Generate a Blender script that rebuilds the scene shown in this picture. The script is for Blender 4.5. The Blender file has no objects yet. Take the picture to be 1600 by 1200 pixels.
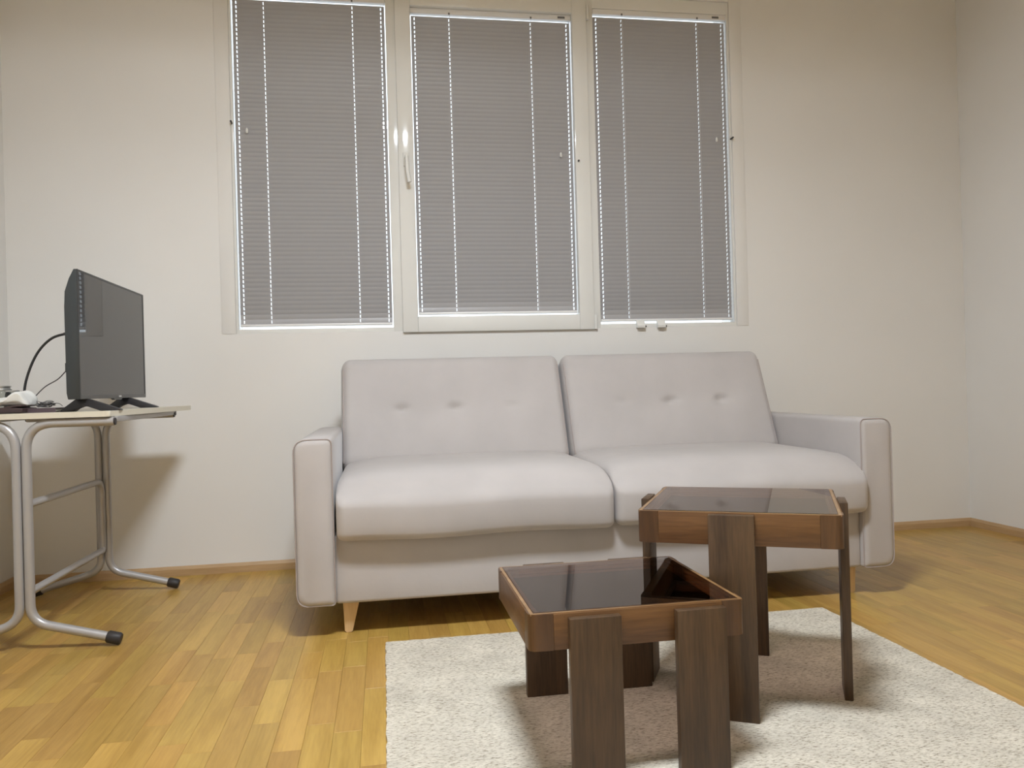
import bpy, bmesh, math, random
from mathutils import Vector, Matrix
random.seed(7)
SC = bpy.context.scene
COL = SC.collection

# ------------------------------------------------------------------ camera
CAM_H = 0.80
def cam_basis(yaw, pitch, roll):
    y, p, r = (math.radians(a) for a in (yaw, pitch, roll))
    fw = Vector((math.sin(y)*math.cos(p), math.cos(y)*math.cos(p), math.sin(p)))
    rt = Vector((math.cos(y), -math.sin(y), 0)); up = rt.cross(fw)
    return rt*math.cos(r)-up*math.sin(r), rt*math.sin(r)+up*math.cos(r), fw
RT, UP, FW = cam_basis(9.32, 0.157, 1.615)
F_PX = 1230.0
cd = bpy.data.cameras.new('camera'); cam = bpy.data.objects.new('camera', cd); COL.objects.link(cam)
cd.sensor_width = 36.0; cd.lens = 36.0*F_PX/1600.0; cd.clip_start = 0.02
m = Matrix.Identity(4)
for i in range(3):
    m[i][0] = RT[i]; m[i][1] = UP[i]; m[i][2] = -FW[i]
m[2][3] = CAM_H
cam.matrix_world = m
SC.camera = cam

# ------------------------------------------------------------------ world: flat overcast daylight outside the window
w = bpy.data.worlds.new('world'); SC.world = w; w.use_nodes = True
bg = w.node_tree.nodes['Background']
bg.inputs[0].default_value = (0.86, 0.93, 1.0, 1); bg.inputs[1].default_value = 2.2
LAMP_POS = (0.20, 1.20, 2.97)
LAMP_STRENGTH = 282.0
LAMP_COLOR = (0.93, 1.0, 1.075)

SC.view_settings.view_transform = 'Standard'
SC.view_settings.look = 'None'
SC.view_settings.gamma = 1.0
SC.view_settings.use_curve_mapping = False
SC.view_settings.exposure = 0.0

# ------------------------------------------------------------------ materials
def new_mat(name):
    mt = bpy.data.materials.new(name); mt.use_nodes = True
    nt = mt.node_tree; return mt, nt, nt.nodes['Principled BSDF']
def rgba(c): return (c[0], c[1], c[2], 1)
def plain(name, col, rough=0.5, metal=0.0, spec=0.5, bump=0.0, bscale=200.0, vary=0.0, vscale=8.0, sheen=0.0):
    mt, nt, b = new_mat(name); N, L = nt.nodes, nt.links
    b.inputs['Base Color'].default_value = rgba(col); b.inputs['Roughness'].default_value = rough
    b.inputs['Metallic'].default_value = metal; b.inputs['Specular IOR Level'].default_value = spec
    if sheen:
        b.inputs['Sheen Weight'].default_value = sheen; b.inputs['Sheen Roughness'].default_value = 0.4
    tc = N.new('ShaderNodeTexCoord')
    if vary:
        n = N.new('ShaderNodeTexNoise'); n.inputs['Scale'].default_value = vscale; n.inputs['Detail'].default_value = 4
        r = N.new('ShaderNodeValToRGB')
        r.color_ramp.elements[0].position = 0.3; r.color_ramp.elements[1].position = 0.7
        r.color_ramp.elements[0].color = rgba([c*(1-vary) for c in col]); r.color_ramp.elements[1].color = rgba([min(1, c*(1+vary)) for c in col])
        L.new(tc.outputs['Object'], n.inputs['Vector']); L.new(n.outputs['Fac'], r.inputs['Fac']); L.new(r.outputs['Color'], b.inputs['Base Color'])
    if bump:
        n2 = N.new('ShaderNodeTexNoise'); n2.inputs['Scale'].default_value = bscale; n2.inputs['Detail'].default_value = 3
        bp = N.new('ShaderNodeBump'); bp.inputs['Strength'].default_value = bump; bp.inputs['Distance'].default_value = 0.002
        L.new(tc.outputs['Object'], n2.inputs['Vector']); L.new(n2.outputs['Fac'], bp.inputs['Height']); L.new(bp.outputs['Normal'], b.inputs['Normal'])
    return mt

def wood(name, dark, light, rough, axis=2, scale=6.0, coat=0.0, vary_random=0.0, island=False, rings=0.5):
    """grain stretched along one object axis; each object (or mesh island) gets its own shade and grain offset"""
    mt, nt, b = new_mat(name); N, L = nt.nodes, nt.links
    tc = N.new('ShaderNodeTexCoord'); mp = N.new('ShaderNodeMapping')
    s = [scale*4.5]*3; s[axis] = scale*0.35; mp.inputs['Scale'].default_value = s
    oi = N.new('ShaderNodeObjectInfo')
    if island:
        ge = N.new('ShaderNodeNewGeometry'); rnd = ge.outputs['Random Per Island']
    else: rnd = oi.outputs['Random']
    mul = N.new('ShaderNodeMath'); mul.operation = 'MULTIPLY'; mul.inputs[1].default_value = 37.0
    L.new(rnd, mul.inputs[0])
    add = N.new('ShaderNodeVectorMath'); add.operation = 'ADD'
    L.new(tc.outputs['Object'], add.inputs[0]); L.new(mul.outputs[0], add.inputs[1]); L.new(add.outputs[0], mp.inputs['Vector'])
    n = N.new('ShaderNodeTexNoise'); n.inputs['Scale'].default_value = 1.0; n.inputs['Detail'].default_value = 6; n.inputs['Distortion'].default_value = 0.6
    L.new(mp.outputs[0], n.inputs['Vector'])
    n2 = N.new('ShaderNodeTexNoise'); n2.inputs['Scale'].default_value = 7.0; n2.inputs['Detail'].default_value = 3
    L.new(mp.outputs[0], n2.inputs['Vector'])
    mixf = N.new('ShaderNodeMath'); mixf.operation = 'MULTIPLY_ADD'; mixf.inputs[1].default_value = 0.35; 
    L.new(n2.outputs['Fac'], mixf.inputs[0])
    m2 = N.new('ShaderNodeMath'); m2.operation = 'MULTIPLY'; m2.inputs[1].default_value = 0.65
    L.new(n.outputs['Fac'], m2.inputs[0]); L.new(m2.outputs[0], mixf.inputs[2])
    r = N.new('ShaderNodeValToRGB'); r.color_ramp.elements[0].position = 0.36; r.color_ramp.elements[1].position = 0.64
    r.color_ramp.elements[0].color = rgba(dark); r.color_ramp.elements[1].color = rgba(light)
    L.new(mixf.outputs[0], r.inputs['Fac'])
    out = r.outputs['Color']
    if vary_random:
        hsv = N.new('ShaderNodeHueSaturation')
        mr = N.new('ShaderNodeMapRange'); mr.inputs['To Min'].default_value = 1-vary_random; mr.inputs['To Max'].default_value = 1+vary_random
        L.new(rnd, mr.inputs['Value']); L.new(mr.outputs[0], hsv.inputs['Value'])
        mul2 = N.new('ShaderNodeMath'); mul2.operation = 'MULTIPLY'; mul2.inputs[1].default_value = 7.31
        fr = N.new('ShaderNodeMath'); fr.operation = 'FRACT'
        mr2 = N.new('ShaderNodeMapRange'); mr2.inputs['To Min'].default_value = 0.493; mr2.inputs['To Max'].default_value = 0.506
        L.new(rnd, mul2.inputs[0]); L.new(mul2.outputs[0], fr.inputs[0]); L.new(fr.outputs[0], mr2.inputs['Value']); L.new(mr2.outputs[0], hsv.inputs['Hue'])
        L.new(out, hsv.inputs['Color']); out = hsv.outputs['Color']
    L.new(out, b.inputs['Base Color'])
    b.inputs['Roughness'].default_value = rough
    b.inputs['Coat Weight'].default_value = coat; b.inputs['Coat Roughness'].default_value = 0.12
    bp = N.new('ShaderNodeBump'); bp.inputs['Strength'].default_value = 0.08; bp.inputs['Distance'].default_value = 0.001
    L.new(n2.outputs['Fac'], bp.inputs['Height']); L.new(bp.outputs['Normal'], b.inputs['Normal'])
    return mt

def thin_glass(name, tint, rough=0.0, ior=1.5, refl=(1, 1, 1)):
    mt, nt, b = new_mat(name); N, L = nt.nodes, nt.links; N.remove(b)
    tr = N.new('ShaderNodeBsdfTransparent'); tr.inputs[0].default_value = rgba(tint)
    gl = N.new('ShaderNodeBsdfGlossy'); gl.inputs['Roughness'].default_value = rough; gl.inputs[0].default_value = rgba(refl)
    fr = N.new('ShaderNodeFresnel'); fr.inputs[0].default_value = ior
    mx = N.new('ShaderNodeMixShader')
    L.new(fr.outputs[0], mx.inputs[0]); L.new(tr.outputs[0], mx.inputs[1]); L.new(gl.outputs[0], mx.inputs[2])
    L.new(mx.outputs[0], N['Material Output'].inputs['Surface'])
    return mt

def rug_mat():
    mt, nt, b = new_mat('rug_weave'); N, L = nt.nodes, nt.links
    tc = N.new('ShaderNodeTexCoord'); mp = N.new('ShaderNodeMapping'); mp.inputs['Scale'].default_value = (70, 210, 70)
    L.new(tc.outputs['Object'], mp.inputs['Vector'])
    n = N.new('ShaderNodeTexNoise'); n.inputs['Scale'].default_value = 1.6; n.inputs['Detail'].default_value = 3; L.new(mp.outputs[0], n.inputs['Vector'])
    r = N.new('ShaderNodeValToRGB'); e = r.color_ramp.elements
    e[0].position = 0.32; e[0].color = (0.27, 0.23, 0.17, 1); e[1].position = 0.60; e[1].color = (0.69, 0.64, 0.545, 1)
    x = e.new(0.42); x.color = (0.55, 0.50, 0.41, 1)
    L.new(n.outputs['Fac'], r.inputs['Fac'])
    n3 = N.new('ShaderNodeTexNoise'); n3.inputs['Scale'].default_value = 9; n3.inputs['Detail'].default_value = 5; L.new(tc.outputs['Object'], n3.inputs['Vector'])
    hs = N.new('ShaderNodeHueSaturation'); mr = N.new('ShaderNodeMapRange'); mr.inputs['From Min'].default_value = .3; mr.inputs['From Max'].default_value = .7
    mr.inputs['To Min'].default_value = 0.88; mr.inputs['To Max'].default_value = 1.1
    L.new(n3.outputs['Fac'], mr.inputs['Value']); L.new(mr.outputs[0], hs.inputs['Value']); L.new(r.outputs['Color'], hs.inputs['Color'])
    L.new(hs.outputs['Color'], b.inputs['Base Color']); b.inputs['Roughness'].default_value = 0.95; b.inputs['Specular IOR Level'].default_value = 0.1
    bp = N.new('ShaderNodeBump'); bp.inputs['Strength'].default_value = 0.9; bp.inputs['Distance'].default_value = 0.004
    L.new(n.outputs['Fac'], bp.inputs['Height']); L.new(bp.outputs['Normal'], b.inputs['Normal'])
    return mt

def emis(name, col, s):
    mt, nt, b = new_mat(name); N, L = nt.nodes, nt.links; N.remove(b)
    e = N.new('ShaderNodeEmission'); e.inputs[0].default_value = rgba(col); e.inputs[1].default_value = s
    L.new(e.outputs[0], N['Material Output'].inputs['Surface']); return mt

M = {}
M['wall'] = plain('wall_paint', (0.80, 0.785, 0.76), 0.75, spec=0.2, bump=0.06, bscale=120, vary=0.012, vscale=2.5)
M['ceiling'] = plain('cream_bounce_ceiling', (0.84, 0.72, 0.55), 0.8, spec=0.2)  # out of view; cream tint chosen to warm the bounced light
M['rear'] = plain('cream_bounce_rear', (0.80, 0.68, 0.50), 0.8, spec=0.2)  # unseen wall, coloured cream so its bounce warms the ambient light
M['pvc'] = plain('white_pvc', (0.80, 0.80, 0.775), 0.09, vary=0.01, vscale=3)
M['pvc_rail'] = plain('white_rail', (0.82, 0.82, 0.82), 0.35)
M['slat'] = plain('grey_slat_enamel', (0.385, 0.38, 0.39), 0.42, vary=0.03, vscale=3)
M['cord'] = plain('white_cord', (0.72, 0.72, 0.72), 0.7)
M['dark'] = plain('dark_plastic', (0.03, 0.028, 0.028), 0.5)
M['sticker'] = plain('grey_sticker', (0.16, 0.16, 0.17), 0.5)
M['glass'] = thin_glass('clear_pane', (0.96, 0.97, 0.97))
M['smoke'] = thin_glass('smoked_glass', (0.50, 0.42, 0.385), 0.012, 1.62, (1.0, 0.93, 0.88))
M['subfloor'] = plain('subfloor', (0.22, 0.13, 0.04), 0.8)
M['plank'] = wood('oak_plank', (0.365, 0.212, 0.042), (0.51, 0.315, 0.077), 0.36, axis=1, scale=5, coat=0.10, vary_random=0.13)
M['plank_isl'] = wood('oak_plank_field', (0.365, 0.212, 0.042), (0.51, 0.315, 0.077), 0.36, axis=1, scale=5, coat=0.10, vary_random=0.13, island=True)
M['base'] = wood('oak_skirting', (0.43, 0.28, 0.14), (0.55, 0.37, 0.20), 0.45, axis=0, scale=5)
M['base_y'] = wood('oak_skirting_side', (0.43, 0.28, 0.14), (0.55, 0.37, 0.20), 0.45, axis=1, scale=5)
M['velvet'] = plain('greige_velvet', (0.465, 0.432, 0.418), 0.85, spec=0.15, bump=0.12, bscale=60, vary=0.05, vscale=5, sheen=0.25)
M['seam'] = plain('velvet_piping', (0.40, 0.345, 0.325), 0.9, spec=0.1)
M['beech'] = wood('pale_beech', (0.62, 0.42, 0.22), (0.74, 0.54, 0.31), 0.45, axis=2, scale=8)
M['leg_wood'] = wood('walnut_leg', (0.042, 0.022, 0.010), (0.098, 0.054, 0.024), 0.45, axis=2, scale=7, coat=0.05)
M['rail_wood_x'] = wood('walnut_rail_x', (0.092, 0.040, 0.013), (0.18, 0.085, 0.028), 0.42, axis=0, scale=6, coat=0.08)
M['rail_wood_y'] = wood('walnut_rail_y', (0.092, 0.040, 0.013), (0.18, 0.085, 0.028), 0.42, axis=1, scale=6, coat=0.08)
M['corner_wood'] = wood('walnut_corner', (0.068, 0.031, 0.013), (0.125, 0.060, 0.023), 0.40, axis=2, scale=6, coat=0.08)
M['lip'] = wood('lip_wood', (0.17, 0.088, 0.033), (0.36, 0.21, 0.085), 0.35, axis=0, scale=6, coat=0.2)
M['rug'] = rug_mat()
M['tube'] = plain('silver_tube', (0.43, 0.42, 0.42), 0.36, metal=0.35)
M['laminate'] = plain('cream_laminate', (0.70, 0.655, 0.54), 0.3, vary=0.02, vscale=4)
M['tv_case'] = plain('tv_case', (0.034, 0.040, 0.042), 0.42)
M['tv_bezel'] = plain('tv_bezel', (0.030, 0.032, 0.034), 0.28)
M['tv_screen'] = plain('tv_screen', (0.015, 0.016, 0.018), 0.035, spec=0.75)
M['tv_foot'] = plain('tv_foot', (0.016, 0.015, 0.018), 0.4)
M['logo'] = plain('silver_logo', (0.55, 0.55, 0.55), 0.4)
M['rubber'] = plain('rubber_cap', (0.028, 0.024, 0.024), 0.55)
M['cable'] = plain('black_cable', (0.02, 0.02, 0.021), 0.5)
M['cable_grey'] = plain('grey_cable', (0.10, 0.095, 0.095), 0.5)
M['bag'] = plain('white_plastic_film', (0.76, 0.75, 0.71), 0.4, bump=0.3, bscale=40)
M['bottle'] = thin_glass('jar_glass', (0.80, 0.82, 0.80), 0.05)
M['lid'] = plain('lid_metal', (0.50, 0.49, 0.47), 0.35, metal=0.7)
M['brown'] = plain('dark_brown_leather', (0.045, 0.026, 0.026), 0.5, bump=0.1)
M['mauve'] = plain('dark_mauve_cover', (0.085, 0.058, 0.068), 0.5)
M['wire'] = plain('grey_wire', (0.16, 0.16, 0.16), 0.45, metal=0.4)
M['lamp_body'] = plain('lamp_enamel', (0.55, 0.54, 0.52), 0.4)
M['tube_light'] = emis('lit_tube', LAMP_COLOR, LAMP_STRENGTH)

# ------------------------------------------------------------------ mesh helpers
def obj(name, bm, mat, parent=None, smooth=None, local=False):
    """link bm as one mesh object; bm is in world space unless local; parents are unrotated unless local"""
    bmesh.ops.recalc_face_normals(bm, faces=bm.faces[:])
    me = bpy.data.meshes.new(name)
    org = Vector((0, 0, 0))
    if parent is not None and not local:
        org = world_loc(parent)
    if not local:
        cs = [v.co for v in bm.verts]
        c = Vector([(min(p[i] for p in cs)+max(p[i] for p in cs))/2 for i in range(3)])
        bmesh.ops.translate(bm, verts=bm.verts[:], vec=-c)
    bm.to_mesh(me); bm.free()
    if mat is not None: me.materials.append(mat)
    if smooth is not None:
        me.shade_smooth()
        if smooth < 179: me.set_sharp_from_angle(angle=math.radians(smooth))
    o = bpy.data.objects.new(name, me); COL.objects.link(o)
    if parent is not None: o.parent = parent
    if not local: o.location = c-org
    return o
def world_loc(o):
    v = Vector((0, 0, 0))
    while o is not None:
        v += o.location; o = o.parent
    return v
def thing(name, label, cat, loc, rz=0.0, group=None, kind=None):
    o = bpy.data.objects.new(name, None); COL.objects.link(o); o.location = loc; o.rotation_euler = (0, 0, rz)
    o.empty_display_size = 0.1
    return tag(o, label, cat, group, kind)
def tag(o, label=None, cat=None, group=None, kind=None):
    if label: o['label'] = label
    if cat: o['category'] = cat
    if group: o['group'] = group
    if kind: o['kind'] = kind
    return o
def box(bm, x0, x1, y0, y1, z0, z1, bev=0.0, seg=2):
    r = bmesh.ops.create_cube(bm, size=1.0)
    vs = r['verts']
    for v in vs:
        v.co = Vector((x0+(v.co.x+.5)*(x1-x0), y0+(v.co.y+.5)*(y1-y0), z0+(v.co.z+.5)*(z1-z0)))
    if bev:
        es = list({e for v in vs for e in v.link_edges})
        bmesh.ops.bevel(bm, geom=es, offset=bev, segments=seg, profile=0.5, affect='EDGES')
    return bm
def B(*a, **k): return box(bmesh.new(), *a, **k)
def tube(bm, pts, r, n=12, cap=True, closed=False):
    pts = [Vector(p) for p in pts]; rings = []; prev = None
    N = len(pts)
    for i, p in enumerate(pts):
        a = pts[(i-1) % N] if (closed or i > 0) else p
        b = pts[(i+1) % N] if (closed or i < N-1) else p
        t = (b-a).normalized()
        if prev is None:
            u = t.orthogonal().normalized()
        else:
            u = (prev - t*prev.dot(t)).normalized()
        prev = u; v = t.cross(u)
        rr = r[i] if isinstance(r, (list, tuple)) else r
        rings.append([bm.verts.new(p + (u*math.cos(2*math.pi*k/n) + v*math.sin(2*math.pi*k/n))*rr) for k in range(n)])
    for i in range(N if closed else N-1):
        A, C = rings[i], rings[(i+1) % N]
        sh = 0
        if closed and i == N-1:
            sh = min(range(n), key=lambda s: (A[0].co-C[s].co).length)
        for k in range(n):
            bm.faces.new((A[k], A[(k+1) % n], C[(k+1+sh) % n], C[(k+sh) % n]))
    if cap and not closed:
        bm.faces.new(rings[0][::-1]); bm.faces.new(rings[-1])
    return bm
def fillet(pts, rad, n=6, closed=False):
    """polyline with rounded corners"""
    pts = [Vector(p) for p in pts]; out = []; N = len(pts)
    for i, p in enumerate(pts):
        if not closed and i in (0, N-1): out.append(p); continue
        a, b = pts[(i-1) % N], pts[(i+1) % N]
        da, db = (a-p), (b-p); ang = da.angle(db)
        rr = rad[i] if isinstance(rad, (list, tuple)) else rad
        d = min(rr/math.tan(ang/2), da.length*.49, db.length*.49)
        p0, p1 = p+da.normalized()*d, p+db.normalized()*d
        for k in range(n+1):
            t = k/n; out.append((1-t)**2*p0 + 2*t*(1-t)*p + t*t*p1)
    return out
def smooth_curve(pts, n=8):
    pts = [Vector(p) for p in pts]; P = [pts[0]*2-pts[1]]+pts+[pts[-1]*2-pts[-2]]; out = []
    for i in range(1, len(P)-2):
        for k in range(n):
            t = k/n; a, b, c, d = P[i-1], P[i], P[i+1], P[i+2]
            out.append(0.5*((2*b)+(c-a)*t+(2*a-5*b+4*c-d)*t*t+(3*b-a-3*c+d)*t**3))
    out.append(pts[-1]); return out
def prism(bm, poly, h0, h1, axis='z', bev=0.0):
    """extrude a 2D polygon: axis z -> (x,y), y -> (x,z), x -> (y,z)"""
    def P(p, h): return {'z': (p[0], p[1], h), 'y': (p[0], h, p[1]), 'x': (h, p[0], p[1])}[axis]
    a = [bm.verts.new(P(p, h0)) for p in poly]; b = [bm.verts.new(P(p, h1)) for p in poly]
    n = len(poly); fs = [bm.faces.new(a[::-1]), bm.faces.new(b)]
    for i in range(n): fs.append(bm.faces.new((a[i], a[(i+1) % n], b[(i+1) % n], b[i])))
    if bev:
        es = list({e for f in fs for e in f.edges})
        bmesh.ops.bevel(bm, geom=es, offset=bev, segments=2, profile=0.5, affect='EDGES')
    return bm
def soft_box(size, r, inner=(10, 4, 10), corner=4, fn=None):
    """rounded box centred at the origin, dense enough to be deformed by fn(v)->v"""
    h = [s/2 for s in size]
    rr = r if isinstance(r, (list, tuple)) else [r]*3
    def axis(i):
        c = [-h[i]+rr[i]*k/corner for k in range(corner)]
        L = h[i]-rr[i]
        mid = [-L+2*L*k/inner[i] for k in range(inner[i]+1)]
        return c+mid+[-x for x in c[::-1]]
    ax = [axis(i) for i in range(3)]
    bm = bmesh.new(); cache = {}
    def V(i, j, k):
        if (i, j, k) in cache: return cache[(i, j, k)]
        p = Vector((ax[0][i], ax[1][j], ax[2][k]))
        q = Vector([max(-(h[a]-rr[a]), min(h[a]-rr[a], p[a])) for a in range(3)])
        d = Vector([(p[a]-q[a])/rr[a] for a in range(3)])
        if d.length > 1e-9: d = d.normalized()
        s = Vector([q[a]+d[a]*rr[a] for a in range(3)])
        if fn: s = fn(s)
        cache[(i, j, k)] = bm.verts.new(s); return cache[(i, j, k)]
    n = [len(a)-1 for a in ax]
    for k in (0, n[2]):
        for i in range(n[0]):
            for j in range(n[1]): bm.faces.new((V(i, j, k), V(i+1, j, k), V(i+1, j+1, k), V(i, j+1, k)))
    for j in (0, n[1]):
        for i in range(n[0]):
            for k in range(n[2]): bm.faces.new((V(i, j, k), V(i+1, j, k), V(i+1, j, k+1), V(i, j, k+1)))
    for i in (0, n[0]):
        for j in range(n[1]):
            for k in range(n[2]): bm.faces.new((V(i, j, k), V(i, j+1, k), V(i, j+1, k+1), V(i, j, k+1)))
    return bm
def lathe(bm, prof, cx, cy, n=20):
    rings = []
    for r, z in prof: rings.append([bm.verts.new((cx+r*math.cos(2*math.pi*k/n), cy+r*math.sin(2*math.pi*k/n), z)) for k in range(n)])
    for a, b in zip(rings, rings[1:]):
        for k in range(n): bm.faces.new((a[k], a[(k+1) % n], b[(k+1) % n], b[k]))
    bm.faces.new(rings[0][::-1]); bm.faces.new(rings[-1]); return bm

# ------------------------------------------------------------------ room shell
XL, XR, YB, YN, ZC = -1.588, 3.030, 3.700, -0.75, 2.97
WX0, WX1, WZ0, WZ1 = -0.645, 1.757, 1.070, 2.690          # window opening
T = 0.18
def struct(name, bm, mat, label, cat, parent=None, smooth=None):
    o = obj(name, bm, mat, parent, smooth); tag(o, label, cat, kind='structure'); return o
bm = bmesh.new()
box(bm, XL-T, WX0, YB, YB+T, 0, ZC); box(bm, WX1, XR+T, YB, YB+T, 0, ZC)
box(bm, WX0, WX1, YB, YB+T, 0, WZ0); box(bm, WX0, WX1, YB, YB+T, WZ1, ZC)
struct('wall_back', bm, M['wall'], 'white plaster wall behind the sofa holding the wide window', 'wall')
struct('wall_left', B(XL-T, XL, YN, YB, 0, ZC), M['wall'], 'white plaster side wall beside the folding table', 'wall')
struct('wall_right', B(XR, XR+T, YN, YB, 0, ZC), M['wall'], 'plain white plaster side wall on the right, away from the sofa', 'wall')
struct('wall_rear', B(XL-T, XR+T, YN-T, YN, 0, ZC), M['rear'], 'plain unseen wall behind the viewer, tinted cream to warm the light', 'wall')
struct('ceiling', B(XL-T, XR+T, YN-T, YB+T, ZC, ZC+0.15), M['ceiling'], 'flat unseen ceiling above the room, tinted cream to warm the light', 'ceiling')

# floor: slab with strip-parquet planks running towards the window
floor = struct('floor', B(XL-T, XR+T, YN-T, YB+T, -0.16, -0.012), M['subfloor'], 'honey oak strip parquet floor laid towards the window', 'floor')
PW = 0.066
LENS = [0.23, 0.29, 0.36, 0.44]
def plank_bm(wd, ln):
    g = 0.0002; bm = bmesh.new()
    x, y = wd/2-g, ln/2-g; c = 0.0003
    lo = [bm.verts.new(p) for p in ((-x, -y, -.012), (x, -y, -.012), (x, y, -.012), (-x, y, -.012))]
    mi = [bm.verts.new(p) for p in ((-x, -y, -c), (x, -y, -c), (x, y, -c), (-x, y, -c))]
    hi = [bm.verts.new(p) for p in ((-x+c, -y+c, 0), (x-c, -y+c, 0), (x-c, y-c, 0), (-x+c, y-c, 0))]
    bm.faces.new(hi)
    for a, b in ((lo, mi), (mi, hi)):
        for i in range(4): bm.faces.new((a[i], a[(i+1) % 4], b[(i+1) % 4], b[i]))
    return bm
planks = []
rp = random.Random(11)
x = XL
while x < XR-1e-6:
    wd = min(PW, XR-x); y = YN - rp.random()*0.3
    while y < YB:
        ln = rp.choice(LENS); y0, y1 = max(y, YN), min(y+ln, YB)
        if y1-y0 > 0.02: planks.append((x+wd/2, (y0+y1)/2, wd, y1-y0))
        y += ln
    x += wd
def proj(p):
    d = Vector(p)-Vector((0, 0, CAM_H)); z = d.dot(FW)
    if z < 0.05: return None
    return 800+F_PX*d.dot(RT)/z, 600-F_PX*d.dot(UP)/z, z
def seen(pl):
    px, py, wd, ln = pl
    if 0.0 < px < 1.44 and 0.3 < py < 2.46: return 0            # under the rug
    if -0.25 < px < 1.80 and py > 2.80: return 0                # under the sofa
    n = 0
    for t in (-.4, 0, .4):
        q = proj((px, py+t*ln, 0))
        if q and 0 < q[0] < 1600 and 0 < q[1] < 1200: n += 1
    q = proj((px, py, 0))
    return 0 if not q else n*wd*ln/(q[2]**3)
planks.sort(key=seen, reverse=True)
meshes = {}
rest = bmesh.new()
for i, pl in enumerate(planks):
    px, py, wd, ln = pl
    if i < 295 and seen(pl) > 0:
        key = (round(wd, 4), round(ln, 4))
        if key not in meshes:
            b_ = plank_bm(wd, ln); me = bpy.data.meshes.new('plank'); b_.to_mesh(me); b_.free(); me.materials.append(M['plank']); meshes[key] = me
        o = bpy.data.objects.new('plank', meshes[key]); COL.objects.link(o); o.parent = floor
        o.location = Vector((px, py, 0))-floor.location
    else:
        b_ = plank_bm(wd, ln); me = bpy.data.meshes.new('tmp'); b_.to_mesh(me); b_.free()
        nv = len(rest.verts); rest.from_mesh(me); rest.verts.ensure_lookup_table()
        bmesh.ops.translate(rest, verts=rest.verts[nv:], vec=(px, py, 0)); bpy.data.meshes.remove(me)
o = obj('plank_field', rest, M['plank_isl'], floor); tag(o, kind='stuff')

# skirting boards
BH, BT = 0.042, 0.016
def skirt(p0, p1):
    return [(p0, 0), (p1, 0), (p1, BH*0.72), (p0*0.45+p1*0.55, BH), (p0, BH)]
struct('baseboard_back', prism(bmesh.new(), [(YB, 0.0), (YB-BT, 0.0), (YB-BT, BH*.7), (YB-BT*.55, BH), (YB, BH)], XL, XR, 'x'), M['base'], 'low oak skirting board along the window wall', 'skirting')
struct('baseboard_left', prism(bmesh.new(), [(XL, 0.0), (XL+BT, 0.0), (XL+BT, BH*.7), (XL+BT*.55, BH), (XL, BH)], YN, YB-BT, 'y'), M['base_y'], 'low oak skirting board along the left side wall', 'skirting')
struct('baseboard_right', prism(bmesh.new(), [(XR, 0.0), (XR-BT, 0.0), (XR-BT, BH*.7), (XR-BT*.55, BH), (XR, BH)], YN, YB-BT, 'y'), M['base_y'], 'low oak skirting board along the right side wall', 'skirting')

# ------------------------------------------------------------------ window
win = thing('window_1', 'wide white plastic window of three lights above the sofa', 'window', ((WX0+WX1)/2, YB, WZ0), kind='structure')
def frame_ring(bm, x0, x1, z0, z1, l, r, b, t, y0, y1, bev=0.003):
    box(bm, x0, x0+l, y0, y1, z0, z1, bev); box(bm, x1-r, x1, y0, y1, z0, z1, bev)
    box(bm, x0+l-.001, x1-r+.001, y0, y1, z0, z0+b, bev); box(bm, x0+l-.001, x1-r+.001, y0, y1, z1-t, z1, bev)
LX0, LX1 = -0.634, 0.058           # clear opening of the left light
CX0, CX1 = 0.172, 0.946            # of the middle sash
RX0, RX1 = 1.055, 1.746            # of the right light
LZ0, LZ1 = 1.090, 2.628
CZ0, CZ1 = 1.137, 2.590
bm = bmesh.new()
box(bm, WX0, LX0, YB+.004, YB+.075, WZ0, WZ1, .002); box(bm, RX1, WX1, YB+.004, YB+.075, WZ0, WZ1, .002)
box(bm, LX1, 0.128, YB+.004, YB+.075, WZ0, WZ1, .002); box(bm, 0.990, RX0, YB+.004, YB+.075, WZ0, WZ1, .002)
for a, b_ in ((LX0, LX1), (.128, .990), (RX0, RX1)):
    box(bm, a-.001, b_+.001, YB+.004, YB+.075, WZ0, LZ0, .002); box(bm, a-.001, b_+.001, YB+.004, YB+.075, LZ1, WZ1, .002)
obj('frame', bm, M['pvc'], win, 30)
bm = bmesh.new(); frame_ring(bm, 0.100, 1.018, 1.064, 2.655, CX0-.100, 1.018-CX1, CZ0-1.064, 2.655-CZ1, YB-.016, YB+.062, .004)
sash = obj('sash', bm, M['pvc'], win, 30)
for a, b_, c, d in ((LX0, LX1, LZ0, LZ1), (CX0, CX1, CZ0, CZ1), (RX0, RX1, LZ0, LZ1)):
    obj('pane', B(a-.004, b_+.004, YB+.052, YB+.056, c-.004, d+.004), M['glass'], win)
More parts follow.
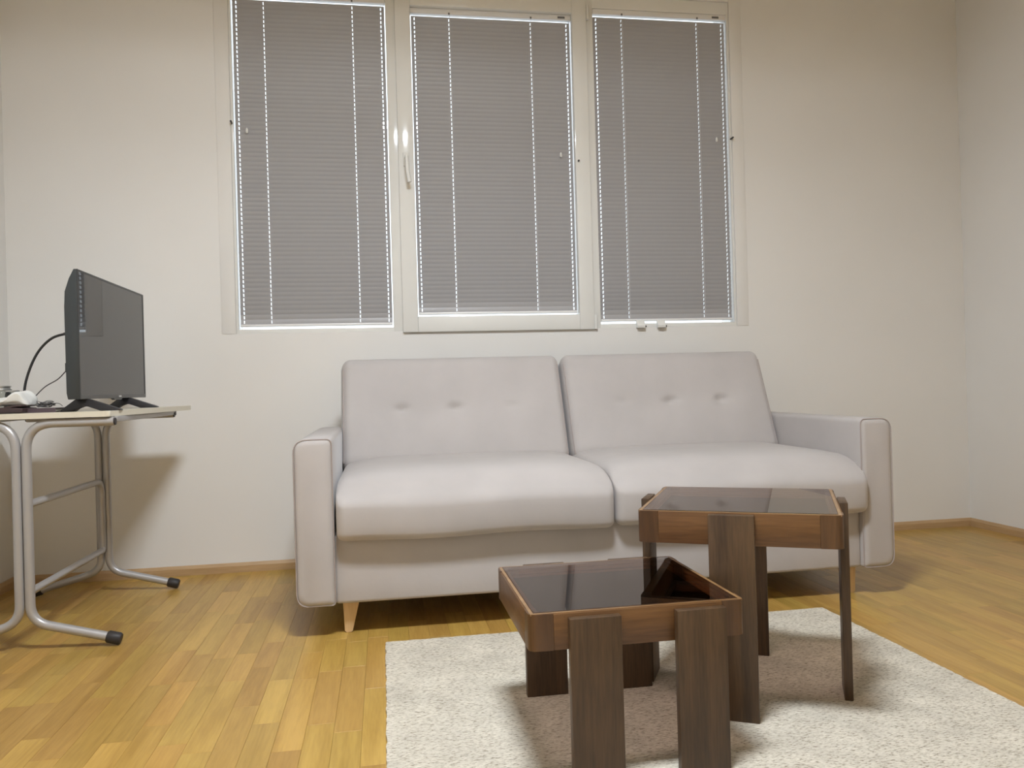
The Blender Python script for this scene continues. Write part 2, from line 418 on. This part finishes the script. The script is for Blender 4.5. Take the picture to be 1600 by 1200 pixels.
# lever handle on the sash stile
bm = bmesh.new(); box(bm, .122, .150, YB-.026, YB-.015, 1.835, 1.900, .004)
h = obj('handle_plate', bm, M['pvc'], sash, 30)
bm = tube(bmesh.new(), smooth_curve([(.136, YB-.020, 1.872), (.136, YB-.052, 1.872), (.137, YB-.060, 1.860), (.140, YB-.060, 1.80), (.147, YB-.058, 1.752)]), [.009]*20+[.0095]*13, 10)
tag(obj('handle', bm, M['pvc'], sash, 60), 'white lever handle pointing down')
for z in (1.10, 2.60):                                        # hinges on the right stile
    obj('hinge', tube(bmesh.new(), [(1.026, YB-.008, z-.035), (1.026, YB-.008, z+.035)], .008, 10), M['pvc'], win, 60)
obj('hinge_pin', B(1.020, 1.030, YB-.012, YB+.004, 1.064, 1.080, .002), M['dark'], win)
for x in (1.250, 1.355):                                      # clips on the lower frame of the right light
    bm = prism(bmesh.new(), [(YB+.004, 1.066), (YB-.024, 1.066), (YB-.026, 1.078), (YB-.008, 1.104), (YB+.004, 1.104)], x-.020, x+.020, 'x', .002)
    obj('clip', bm, M['pvc'], win)
    obj('clip_screw', tube(bmesh.new(), [(x+.028, YB+.004, 1.075), (x+.028, YB-.003, 1.075)], .005, 8), M['dark'], win)
for x, z in ((.960, 1.876), (1.752, 2.006), (-.640, 2.023)):
    obj('stay_peg', tube(bmesh.new(), [(x, YB+.006, z), (x, YB-.024, z)], .0045, 8), M['dark'], win)
# plaster band around the opening
bm = bmesh.new()
tb = 0.062
for a in ((WX0-tb, WX0, WZ0, WZ1+tb), (WX1, WX1+tb, WZ0, WZ1+tb)): box(bm, a[0], a[1], YB-.0025, YB+.001, a[2], a[3], .0025)
box(bm, WX0, WX1, YB-.0025, YB+.001, WZ1, WZ1+tb, .0022)
struct('trim_1', bm, M['wall'], 'thin plaster band around the window opening', 'trim', smooth=30)

# ------------------------------------------------------------------ venetian blinds
PITCH = 0.0205
def slat_mesh(x0, x1, holes):
    """curved slat, room edge up, with punched cord holes"""
    ch, tilt, crown = 0.0258, math.radians(71), 0.0013
    ts = [-.5, -.30, -.16, .04, .24, .5]                         # across the slat, room edge = +.5
    xs = [x0]
    for hx, hw in holes: xs += [hx-hw/2, hx+hw/2]
    xs += [x1]; xs.sort()
    bm = bmesh.new(); G = []
    for X in xs:
        col = []
        for t in ts:
            a = t*ch; c = crown*(1-4*t*t)
            y = -a*math.cos(tilt) - c*math.sin(tilt); z = a*math.sin(tilt) - c*math.cos(tilt)
            col.append(bm.verts.new((X, y, z)))
        G.append(col)
    for i in range(len(xs)-1):
        hole = (i % 2 == 1)
        for j in range(len(ts)-1):
            if hole and 1 <= j <= 3: continue
            bm.faces.new((G[i][j], G[i+1][j], G[i+1][j+1], G[i][j+1]))
    bmesh.ops.recalc_face_normals(bm, faces=bm.faces[:])
    me = bpy.data.meshes.new('slat'); bm.to_mesh(me); bm.free(); me.materials.append(M['slat']); me.shade_smooth()
    return me
def blind(x0, x1, z0, z1, ladders, label, knob, sticker, top_gap=0.0, bot_gap=0.012, gapl=.0045, gapr=.0045):
    yc = YB+.024
    root = thing('window_blind', label, 'blind', ((x0+x1)/2, yc, z0), group='venetian blinds on the window')
    sx0, sx1 = x0+gapl, x1-gapr
    holes = [(sx0+.016, .0046), (ladders[0], .0030), (ladders[1], .0030), (sx1-.016, .0046)]
    me = slat_mesh(sx0-(x0+x1)/2, sx1-(x0+x1)/2, [(h_-(x0+x1)/2, w_) for h_, w_ in holes])
    rail_z = z1-.026
    obj('headrail', B(x0+.001, x1-.001, YB+.006, YB+.034, rail_z, z1-.001, .002), M['pvc_rail'], root, 30)
    obj('bottom_rail', B(sx0, sx1, yc-.011, yc+.011, z0+bot_gap, z0+bot_gap+.011, .003), M['pvc_rail'], root, 30)
    z = z0+bot_gap+.023; k = 0
    while z < rail_z-.008-top_gap:
        o = bpy.data.objects.new('slat', me); COL.objects.link(o); o.parent = root
        o.location = (0, 0, z-z0); o.rotation_euler = (random.uniform(-.012, .012) + (-.45 if k == 0 else -.16 if k == 1 else 0), random.uniform(-.0008, .0008), 0)
        z += PITCH; k += 1
    for lx in ladders:
        for dy in (-.0105, .0105):
            obj('ladder_cord', tube(bmesh.new(), [(lx+.004, yc+dy, z0+bot_gap+.005), (lx+.004, yc+dy, rail_z+.001)], .0007, 5), M['cord'], root, 60)
        obj('cord_clip', B(lx-.004, lx+.004, YB+.004, YB+.007, rail_z-.002, rail_z+.008, .001), M['sticker'], root)
    for hx in (holes[0][0], holes[3][0]):
        obj('guide_wire', tube(bmesh.new(), [(hx, yc, z0+.001), (hx, yc, rail_z+.001)], .0006, 5), M['cord'], root, 60)
    if knob:
        kx, kz = knob
        bm = tube(bmesh.new(), [(kx, YB+.010, kz-.012), (kx, YB+.010, kz-.008), (kx, YB+.010, kz+.006), (kx, YB+.010, kz+.012)], [.003, .0065, .0055, .002], 10)
        obj('cord_knob', bm, M['pvc'], root, 60)
    if sticker:
        obj('sticker', B(sticker-.018, sticker+.018, YB+.0052, YB+.0062, rail_z+.006, rail_z+.016), M['sticker'], root)
    return root
blind(LX0, LX1, LZ0, LZ1, (-.492, -.094), 'closed grey venetian blind on the left fixed light, nearest the television', (-.577, 1.993), None, gapl=.006)
blind(CX0, CX1, CZ0, CZ1, (.356, .749), 'closed grey venetian blind on the middle opening sash with the lever handle', (.880, 1.911), .899, top_gap=0.006, bot_gap=.010, gapl=.005, gapr=.004)
blind(RX0, RX1, LZ0, LZ1, (1.204, 1.593), 'closed grey venetian blind on the right light above two white clips', (1.680, 2.004), 1.689, gapr=.006)

# ------------------------------------------------------------------ ceiling lamp (out of view, lights the room)
lx, ly, lz = LAMP_POS
lamp = thing('ceiling_lamp', 'pale grey ceiling lamp with three lit strips over the coffee tables', 'lamp', LAMP_POS)
bm = bmesh.new(); box(bm, lx-.33, lx+.33, ly-.20, ly+.20, lz-.050, lz-.001, .006)
for a in ((lx-.33, lx-.32, ly-.20, ly+.20), (lx+.32, lx+.33, ly-.20, ly+.20), (lx-.32, lx+.32, ly-.20, ly-.19), (lx-.32, lx+.32, ly+.19, ly+.20)):
    box(bm, *a, lz-.092, lz-.045)
obj('housing', bm, M['lamp_body'], lamp, 30)
for k in (-1, 0, 1):
    obj('lit_strip', B(lx-.29, lx+.29, ly+k*.115-.030, ly+k*.115+.030, lz-.0525, lz-.0498), M['tube_light'], lamp)

# ------------------------------------------------------------------ sofa
SX0, SX1, SF = -0.292, 1.822, 2.600
sofa = thing('sofa', 'pale greige velvet sofa with two seats standing under the window', 'sofa', ((SX0+SX1)/2, 3.05, 0))
def put(bm, loc, rx=0.0):
    if rx: bmesh.ops.rotate(bm, verts=bm.verts[:], cent=(0, 0, 0), matrix=Matrix.Rotation(rx, 3, 'X'))
    bmesh.ops.translate(bm, verts=bm.verts[:], vec=loc); return bm
AW = 0.124
def arm_poly(side):
    # front outline of an arm, rounder towards the outside
    x_in, x_out = (SX0+AW, SX0) if side < 0 else (SX1-AW, SX1)
    s = 1 if x_out > x_in else -1
    pts = [(x_in, .106), (x_out, .106), (x_out, .648), (x_in, .648)]
    out = fillet([(p[0], p[1], 0) for p in pts], [.012, .042, .045, .020], 7, closed=True)
    return [(p.x, p.y) for p in out]
for side in (-1, 1):
    poly = arm_poly(side)
    cx = sum(p[0] for p in poly)/len(poly); cz = sum(p[1] for p in poly)/len(poly)
    bm = bmesh.new(); rings = []
    for y, ins in ((SF, .022), (SF+.002, .012), (SF+.008, .004), (SF+.020, 0), (SF+.3, 0), (SF+.6, 0), (3.44, 0), (3.455, .006), (3.46, .02)):
        ring = []
        for p in poly:
            dx, dz = p[0]-cx, p[1]-cz
            ring.append(bm.verts.new((cx+dx*(1-ins/.062), y, cz+dz*(1-ins/.27))))
        rings.append(ring)
    n = len(poly)
    for a, b_ in zip(rings, rings[1:]):
        for k in range(n): bm.faces.new((a[k], a[(k+1) % n], b_[(k+1) % n], b_[k]))
    bm.faces.new(rings[0]); bm.faces.new(rings[-1])
    arm = obj('armrest', bm, M['velvet'], sofa, 50)
    path = [(cx+(p[0]-cx)*.975, SF+.0075, cz+(p[1]-cz)*.99) for p in poly]
    obj('piping', tube(bmesh.new(), path, .0022, 6, closed=True), M['seam'], arm, 60)
# base box and its front panel
obj('base', put(soft_box((SX1-SX0-2*AW+.004, .80, .225), .012, (4, 4, 4), 2), ((SX0+SX1)/2, SF+.022+.40, .106+.1125)), M['velvet'], sofa, 50)
SPLIT = 0.768
def seat_fn(w_, sgn):
    hh = .1075
    def fn(v):
        u = v.x/(w_/2); d = v.y+.345                               # d: distance behind the front
        zn = v.z/hh; top = max(0.0, zn)
        nv = v.copy()
        if zn > 0:
            nv.z += top*(.008*(1-abs(u)**5)*min(1, d/.22) - .050*max(0, 1-d/.17)**2 - .022*abs(u)**7)
        if d < .10:
            f = max(0, 1-d/.10)
            nv.y += f*(.040*max(0, zn)**2 - .012*(1-u**6)*math.cos(zn*1.2) + .010*max(0, -zn-.5))
            nv.z += f*.004*math.sin(u*5+sgn)*(1-top)
        return nv
    return fn
for k, (a, b_) in enumerate(((-.160, SPLIT-.002), (SPLIT+.002, 1.708))):
    wd = b_-a
    bm = soft_box((wd, .69, .215), [.030, .034, .026], (22, 16, 8), 4, seat_fn(wd, k))
    c = obj('seat_cushion', put(bm, ((a+b_)/2, 2.565+.345, .312+.1075)), M['velvet'], sofa, 180)
    for xs in (a+.006, b_-.006):
        sgn = 1 if xs < (a+b_)/2 else -1
        path = smooth_curve([(xs+sgn*.010, 3.05, .502), (xs+sgn*.010, 2.75, .502), (xs+sgn*.009, 2.665, .482), (xs+sgn*.008, 2.595, .440), (xs+sgn*.008, 2.574, .39), (xs+sgn*.010, 2.577, .335)], 6)
        obj('piping', tube(bmesh.new(), path, .0022, 6), M['seam'], c, 60)
REC = math.radians(-24)
def back_fn(w_, x_c, dimples):
    def fn(v):
        u = v.x/(w_/2); t = v.z/.25
        if v.y < 0:
            f = max(0, -v.y/.07)
            v.y -= .012*(1-u**4)*(1-t**4)*f
            for dx, dz, dp in dimples:
                d2 = ((v.x-(dx-x_c))/.030)**2 + ((v.z-dz)/.017)**2
                v.y += dp*math.exp(-d2)*f
                d3 = ((v.x-(dx-x_c))/.16)**2 + ((v.z-dz)/.07)**2
                v.y += dp*.35*math.exp(-d3)*f
        return v
    return fn
for k, (a, b_, dm) in enumerate(((-.172, SPLIT-.003, ((.075, 0.0, .019), (.295, 0.0, .020), (.53, 0.0, .008))), (SPLIT+.004, 1.702, ((1.01, 0.0, .008), (1.235, 0.0, .021), (1.47, 0.0, .021))))):
    wd = b_-a
    bm = soft_box((wd, .14, .50), [.038, .055, .052], (76, 3, 44), 5, back_fn(wd, (a+b_)/2, dm))
    c = obj('backrest', put(bm, ((a+b_)/2, 3.335, .690), REC), M['velvet'], sofa, 180)
    for xs, sg in ((a, 1), (b_, -1)):
        pts = [(xs+sg*.011, -.070+.015, z) for z in (-.22, -.1, .05, .15, .195)]
        bm = tube(bmesh.new(), smooth_curve(pts, 5), .0022, 6)
        obj('piping', put(bm, (0, 3.335, .690), REC), M['seam'], c, 60)
for x, y in ((-.128, 2.685), (1.690, 2.700), (-.128, 3.36), (1.66, 3.36)):
    bm = bmesh.new(); s = 1 if x < .7 else -1
    prof = [(-.020, .125), (.034, .125), (.034, .112), (.008, .004), (.002, 0.0), (-.012, 0.0), (-.018, .006), (-.022, .112)]
    prism(bm, [(x+s*p[0], p[1]) for p in prof], y-.020, y+.020, 'y', .002)
    obj('leg', bm, M['beech'], sofa, 30)

# ------------------------------------------------------------------ rug
RUGT = 0.011
bm = bmesh.new(); rr = random.Random(3)
rx0, rx1, ry0, ry1 = -.013, 1.468, 0.35, 2.500
def edge(p0, p1, n):
    return [(p0[0]+(p1[0]-p0[0])*i/n + rr.uniform(-.0022, .0022), p0[1]+(p1[1]-p0[1])*i/n + rr.uniform(-.0022, .0022)) for i in range(n)]
poly = edge((rx0, ry0), (rx1, ry0), 120)+edge((rx1, ry0), (rx1, ry1), 170)+edge((rx1, ry1), (rx0, ry1), 120)+edge((rx0, ry1), (rx0, ry0), 170)
prism(bm, poly, 0.0003, RUGT)
tag(obj('rug', bm, M['rug']), 'flecked cream woven rug lying under both coffee tables', 'rug')

# ------------------------------------------------------------------ coffee tables
def coffee_table(label, loc, rz, W, D, top, fh, legs, lw, lt):
    """W along local x, D along local y; legs: list of (side, offset) ; built in local space, z from the rug"""
    root = thing('coffee_table', label, 'table', loc, rz, group='nesting wooden coffee tables with smoked glass')
    th, cr, cw = .022, .020, .050
    z0, z1 = top-fh, top
    P = lambda *a, **k: obj(*a, local=True, **k)
    # rails between the corner blocks
    P('rail', box(bmesh.new(), -W/2+cw, W/2-cw, -D/2, -D/2+th, z0, z1, .0015), M['rail_wood_x'], root, smooth=30)
    P('rail', box(bmesh.new(), -W/2+cw, W/2-cw, D/2-th, D/2, z0, z1, .0015), M['rail_wood_x'], root, smooth=30)
    P('rail', box(bmesh.new(), -W/2, -W/2+th, -D/2+cw, D/2-cw, z0, z1, .0015), M['rail_wood_y'], root, smooth=30)
    P('rail', box(bmesh.new(), W/2-th, W/2, -D/2+cw, D/2-cw, z0, z1, .0015), M['rail_wood_y'], root, smooth=30)
    for sx in (-1, 1):
        for sy in (-1, 1):
            X, Y = sx*W/2, sy*D/2
            pts = [(X-sx*cw, Y), (X, Y), (X, Y-sy*cw), (X-sx*th, Y-sy*cw), (X-sx*th, Y-sy*th), (X-sx*cw, Y-sy*th)]
            out = fillet([(p[0], p[1], 0) for p in pts], [.0008, cr, .0008, .0008, .008, .0008], 6, closed=True)
            P('corner_block', prism(bmesh.new(), [(p.x, p.y) for p in out], z0, z1+.0008), M['corner_wood'], root, smooth=30)
    # glass lying in the rebate, with a thin lip around it, paler than the rails
    g = .0115
    P('glass_top', box(bmesh.new(), -W/2+g, W/2-g, -D/2+g, D/2-g, z1-.003, z1+.0022, .0012), M['smoke'], root)
    P('ledge', frame_bm(-W/2+th-.002, W/2-th+.002, -D/2+th-.002, D/2-th+.002, .012, z1-.014, z1-.0035), M['leg_wood'], root)
    l = .0045
    P('lip', frame_bm(-W/2+g-l-.003, W/2-g+l+.003, -D/2+g-l-.003, D/2-g+l+.003, l+.002, z1-.002, z1+.0014), M['lip'], root)
    for side, off, dz in legs:
        if side in 'fb':
            s = -1 if side == 'f' else 1
            y0, y1 = sorted((s*D/2, s*(D/2+lt))); a = (off-lw/2, off+lw/2, y0, y1)
        else:
            s = -1 if side == 'l' else 1
            x0, x1 = sorted((s*W/2, s*(W/2+lt))); a = (x0, x1, off-lw/2, off+lw/2)
        P('leg', box(bmesh.new(), *a, 0.0, z1+dz, .0018), M['leg_wood'], root, smooth=30)
    return root
def frame_bm(x0, x1, y0, y1, w_, z0, z1):
    bm = bmesh.new()
    box(bm, x0, x0+w_, y0, y1, z0, z1); box(bm, x1-w_, x1, y0, y1, z0, z1)
    box(bm, x0+w_, x1-w_, y0, y0+w_, z0, z1); box(bm, x0+w_, x1-w_, y1-w_, y1, z0, z1)
    return bm
coffee_table('low dark wooden coffee table with smoked glass top, two plank legs in front', (.499, 1.748, RUGT), 0.0, .455, .432, .334, .072,
             (('f', -.096, -.007), ('f', .126, -.007), ('b', -.106, -.001), ('b', .118, -.001)), .106, .020)
coffee_table('taller dark wooden coffee table with smoked glass top, one plank leg per side', (.911, 1.924, RUGT), math.radians(-28.5), .464, .450, .478, .075,
             (('f', -.012, -.002), ('b', .0, -.002), ('l', .0, .004), ('r', .0, .004)), .104, .020)

# ------------------------------------------------------------------ folding table on the left
TX, TY0, TY1 = -1.1405, 2.725, 3.455
ft = thing('folding_table', 'cream topped folding table on silver tube legs beside the left wall', 'table', (TX, (TY0+TY1)/2, 0))
top = [(-.868, 2.705), (-.792, 3.472), (-1.49, 3.472), (-1.42, 2.705)]
out = fillet([(p[0], p[1], 0) for p in top], .012, 4, closed=True)
obj('tabletop', prism(bmesh.new(), [(p.x, p.y) for p in out], .739, .757, 'z', .0015), M['laminate'], ft, 30)
TR = .0145
for Y in (TY0, TY1):
    for s in (1, -1):
        vx = TX+s*TR*1.04
        pts = [(TX+s*.280, Y, .7235), (vx, Y, .7235), (vx, Y, .092), (TX+s*.262, Y, .024)]
        leg = obj('leg_tube', tube(bmesh.new(), fillet(pts, [0, .085, .075, 0], 9), TR, 16), M['tube'], ft, 60)
        d = Vector((s*.262-s*TR, 0, -.068)).normalized(); e = Vector((TX+s*.262, Y, .024))
        c = [e-d*.022, e-d*.018, e+d*.016, e+d*.022]
        obj('rubber_foot', tube(bmesh.new(), c, [.0165, .0195, .0195, .016], 14), M['rubber'], leg, 50)
        obj('end_plug', tube(bmesh.new(), [(TX+s*.279, Y, .7225), (TX+s*.284, Y, .7225)], TR*.8, 14), M['rubber'], leg, 50)
for s in (1, -1):
    obj('support_rail', B(TX+s*.272-.012, TX+s*.272+.012, TY0+.016, TY1+.020, .720, .7388, .003), M['tube'], ft, 30)
    obj('rail_plug', B(TX+s*.272-.013, TX+s*.272+.013, TY1+.020, TY1+.027, .718, .7385, .003), M['rubber'], ft)
ring = fillet([(TX, TY0+.016, .462), (TX, TY1-.022, .462), (TX, TY1-.022, .180), (TX, TY0+.016, .180)], [.03, .055, .02, .02], 7, closed=True)
obj('stretcher_frame', tube(bmesh.new(), ring, .0125, 12, closed=True), M['tube'], ft, 60)

# ------------------------------------------------------------------ television
TVX, TVY0, TVY1, TVZ0, TVZ1 = -.955, 2.710, 3.412, .797, 1.215
tv = thing('television', 'black flat screen television standing on the folding table', 'television', (TVX-.02, (TVY0+TVY1)/2, .757))
def tvx(dx): return TVX+dx
poly = [(tvx(-.003), TVZ0), (tvx(-.003), TVZ1), (tvx(-.012), TVZ1), (tvx(-.026), TVZ1-.030), (tvx(-.040), TVZ1-.072), (tvx(-.042), TVZ1-.12), (tvx(-.042), TVZ0+.02), (tvx(-.038), TVZ0)]
obj('casing', prism(bmesh.new(), poly, TVY0, TVY1, 'y', .0015), M['tv_case'], tv, 30)
bz = .0065
bm = bmesh.new()
box(bm, tvx(-.004), tvx(0), TVY0, TVY0+bz, TVZ0, TVZ1, .0008); box(bm, tvx(-.004), tvx(0), TVY1-bz-.003, TVY1, TVZ0, TVZ1, .0008)
box(bm, tvx(-.004), tvx(0), TVY0+bz, TVY1-bz-.003, TVZ0, TVZ0+.014, .0008); box(bm, tvx(-.004), tvx(0), TVY0+bz, TVY1-bz-.003, TVZ1-bz, TVZ1, .0008)
bez = obj('bezel', bm, M['tv_bezel'], tv)
obj('screen', B(tvx(-.0035), tvx(-.0015), TVY0+bz, TVY1-bz-.003, TVZ0+.014, TVZ1-bz), M['tv_screen'], tv)
yc = (TVY0+TVY1)/2
obj('logo', B(tvx(-.0005), tvx(.0006), yc+.02, yc+.048, TVZ0+.004, TVZ0+.010), M['logo'], bez)
obj('sensor_tab', prism(bmesh.new(), [(yc-.035, TVZ0+.001), (yc+.065, TVZ0+.001), (yc+.050, TVZ0-.006), (yc-.020, TVZ0-.006)], tvx(-.012), tvx(-.001), 'x'), M['tv_bezel'], tv)
for Y in (2.785, 3.215):
    c = TVX-.022
    poly = [(c-.012, .800), (c+.012, .800), (c+.030, .794), (c+.118, .762), (c+.122, .7572), (c+.060, .7572), (c+.022, .772), (c+.010, .775), (c-.010, .768), (c-.022, .7572), (c-.064, .7572), (c-.062, .763), (c-.020, .794)]
    obj('stand_foot', prism(bmesh.new(), poly, Y-.014, Y+.014, 'y', .0012), M['tv_foot'], tv, 30)
obj('socket_cover', B(tvx(-.050), tvx(-.041), 2.725, 2.80, .885, .915, .002), M['tv_case'], tv)
# cables
bm = tube(bmesh.new(), smooth_curve([(-1.001, 2.80, 1.016), (-1.035, 2.83, 1.017), (-1.090, 2.85, 1.003), (-1.136, 2.86, .960), (-1.167, 2.862, .896), (-1.184, 2.865, .828), (-1.186, 2.90, .775), (-1.20, 2.98, .7635)], 8), .0042, 10)
cb = tag(obj('power_cable', bm, M['cable'], None, 60), 'thick black cable arching from the back of the television', 'cable')
bm = tube(bmesh.new(), [(-.9985, 2.800, 1.0165), (-1.012, 2.808, 1.0168), (-1.045, 2.834, 1.0165)], [.010, .008, .0045], 10)
obj('plug', bm, M['cable'], cb, 50)
bm = tube(bmesh.new(), smooth_curve([(-1.0065, 2.78, .897), (-1.030, 2.82, .896), (-1.052, 2.86, .893), (-1.078, 2.86, .866), (-1.119, 2.86, .841), (-1.155, 2.86, .803), (-1.175, 2.87, .775), (-1.20, 2.92, .7605)], 8), .0018, 8)
tag(obj('aerial_cable', bm, M['cable_grey'], None, 60), 'thin grey cable running down from the television', 'cable')

# ------------------------------------------------------------------ things on the folding table
ca = thing('flat_case', 'flat dark brown leather case at the table edge under the white bag', 'case', (-1.205, 2.80, .757))
obj('cover', put(soft_box((.135, .115, .016), [.004, .004, .004], (8, 6, 2), 2, lambda v: Vector((v.x, v.y, v.z+.003*math.cos(v.x*26) if v.z > 0 else v.z))), (-1.205, 2.79, .7665)), M['brown'], ca, 180)
obj('flap', put(soft_box((.052, .104, .006), [.0025, .0025, .0025], (6, 4, 2), 2, lambda v: Vector((v.x, v.y, v.z+.002*math.sin(v.x*90)))), (-1.166, 2.785, .7795)), M['brown'], ca, 180)
bk = thing('notebook', 'slim dark mauve notebook lying between the bag and the television foot', 'book', (-1.095, 2.84, .757))
obj('pages', B(-1.135, -1.056, 2.775, 2.905, .7598, .7672, .001), M['bag'], bk)
obj('cover', B(-1.137, -1.054, 2.773, 2.907, .7672, .7712, .001), M['mauve'], bk)
obj('cover', B(-1.137, -1.054, 2.773, 2.907, .7572, .7598, .001), M['mauve'], bk)
obj('spine', B(-1.138, -1.054, 2.7715, 2.7735, .7572, .7712, .0006), M['mauve'], bk)
# crumpled bag
from mathutils import noise
def bag_fn(v):
    q = Vector((v.x*22, v.y*22, v.z*30)); n_ = noise.noise(q)*.009+noise.noise(q*2.3)*.004
    s = v.copy()
    s.z += n_ if v.z > -.010 else max(n_, 0)*.2
    if v.z > 0: s.z += .016*math.exp(-((v.x-.040)/.024)**2) - .010*max(0, min(1, (.02-v.x)/.03))
    s.x += n_*.7; s.y += noise.noise(q+Vector((7, 3, 1)))*.006
    if v.x > .05: s.z -= (v.x-.05)*.25
    return s
bm = put(soft_box((.145, .10, .034), [.022, .022, .014], (20, 14, 5), 4, bag_fn), (-1.205, 2.805, .7985))
tag(obj('plastic_bag', bm, M['bag'], None, 180), 'crumpled white plastic bag at the left end of the folding table', 'bag')
# jar and small bowl behind the bag
jr = thing('glass_jar', 'small glass jar with a grey metal lid behind the white bag', 'jar', (-1.292, 2.94, .757))
obj('body', lathe(bmesh.new(), [(.030, .7572), (.034, .762), (.034, .822), (.030, .830), (.028, .834)], -1.292, 2.94), M['bottle'], jr, 50)
obj('lid', lathe(bmesh.new(), [(.033, .833), (.035, .834), (.035, .838), (.031, .840), (.031, .845), (.0335, .846), (.0335, .8495), (.029, .850)], -1.292, 2.94), M['lid'], jr, 40)
bw = thing('glass_bowl', 'small upturned glass bowl between the jar and the white bag', 'bowl', (-1.236, 2.90, .757))
obj('wall', lathe(bmesh.new(), [(.024, .7572), (.025, .775), (.024, .803), (.021, .822), (.019, .828)], -1.236, 2.90), M['bottle'], bw, 50)
obj('rim', lathe(bmesh.new(), [(.0195, .8275), (.0215, .8285), (.0215, .832), (.018, .8335)], -1.236, 2.90), M['lid'], bw, 50)
# tangle of wire on the notebook
rw = random.Random(5); pts = []
for k in range(46):
    a = k*1.9+rw.uniform(-.5, .5); t = k/45
    pts.append((-1.112+.030*math.cos(a)*rw.uniform(.35, 1)+.010*t, 2.835+.03*math.sin(a)*rw.uniform(.4, 1), .7735+rw.random()**1.3*.026*(1-.35*abs(math.cos(a)))))
pts += [(-1.075, 2.84, .786), (-1.058, 2.842, .776)]
tag(obj('wire_tangle', tube(bmesh.new(), smooth_curve(pts, 4), .0011, 6), M['wire'], None, 60), 'small tangle of thin grey wire heaped on the mauve notebook', 'wire')
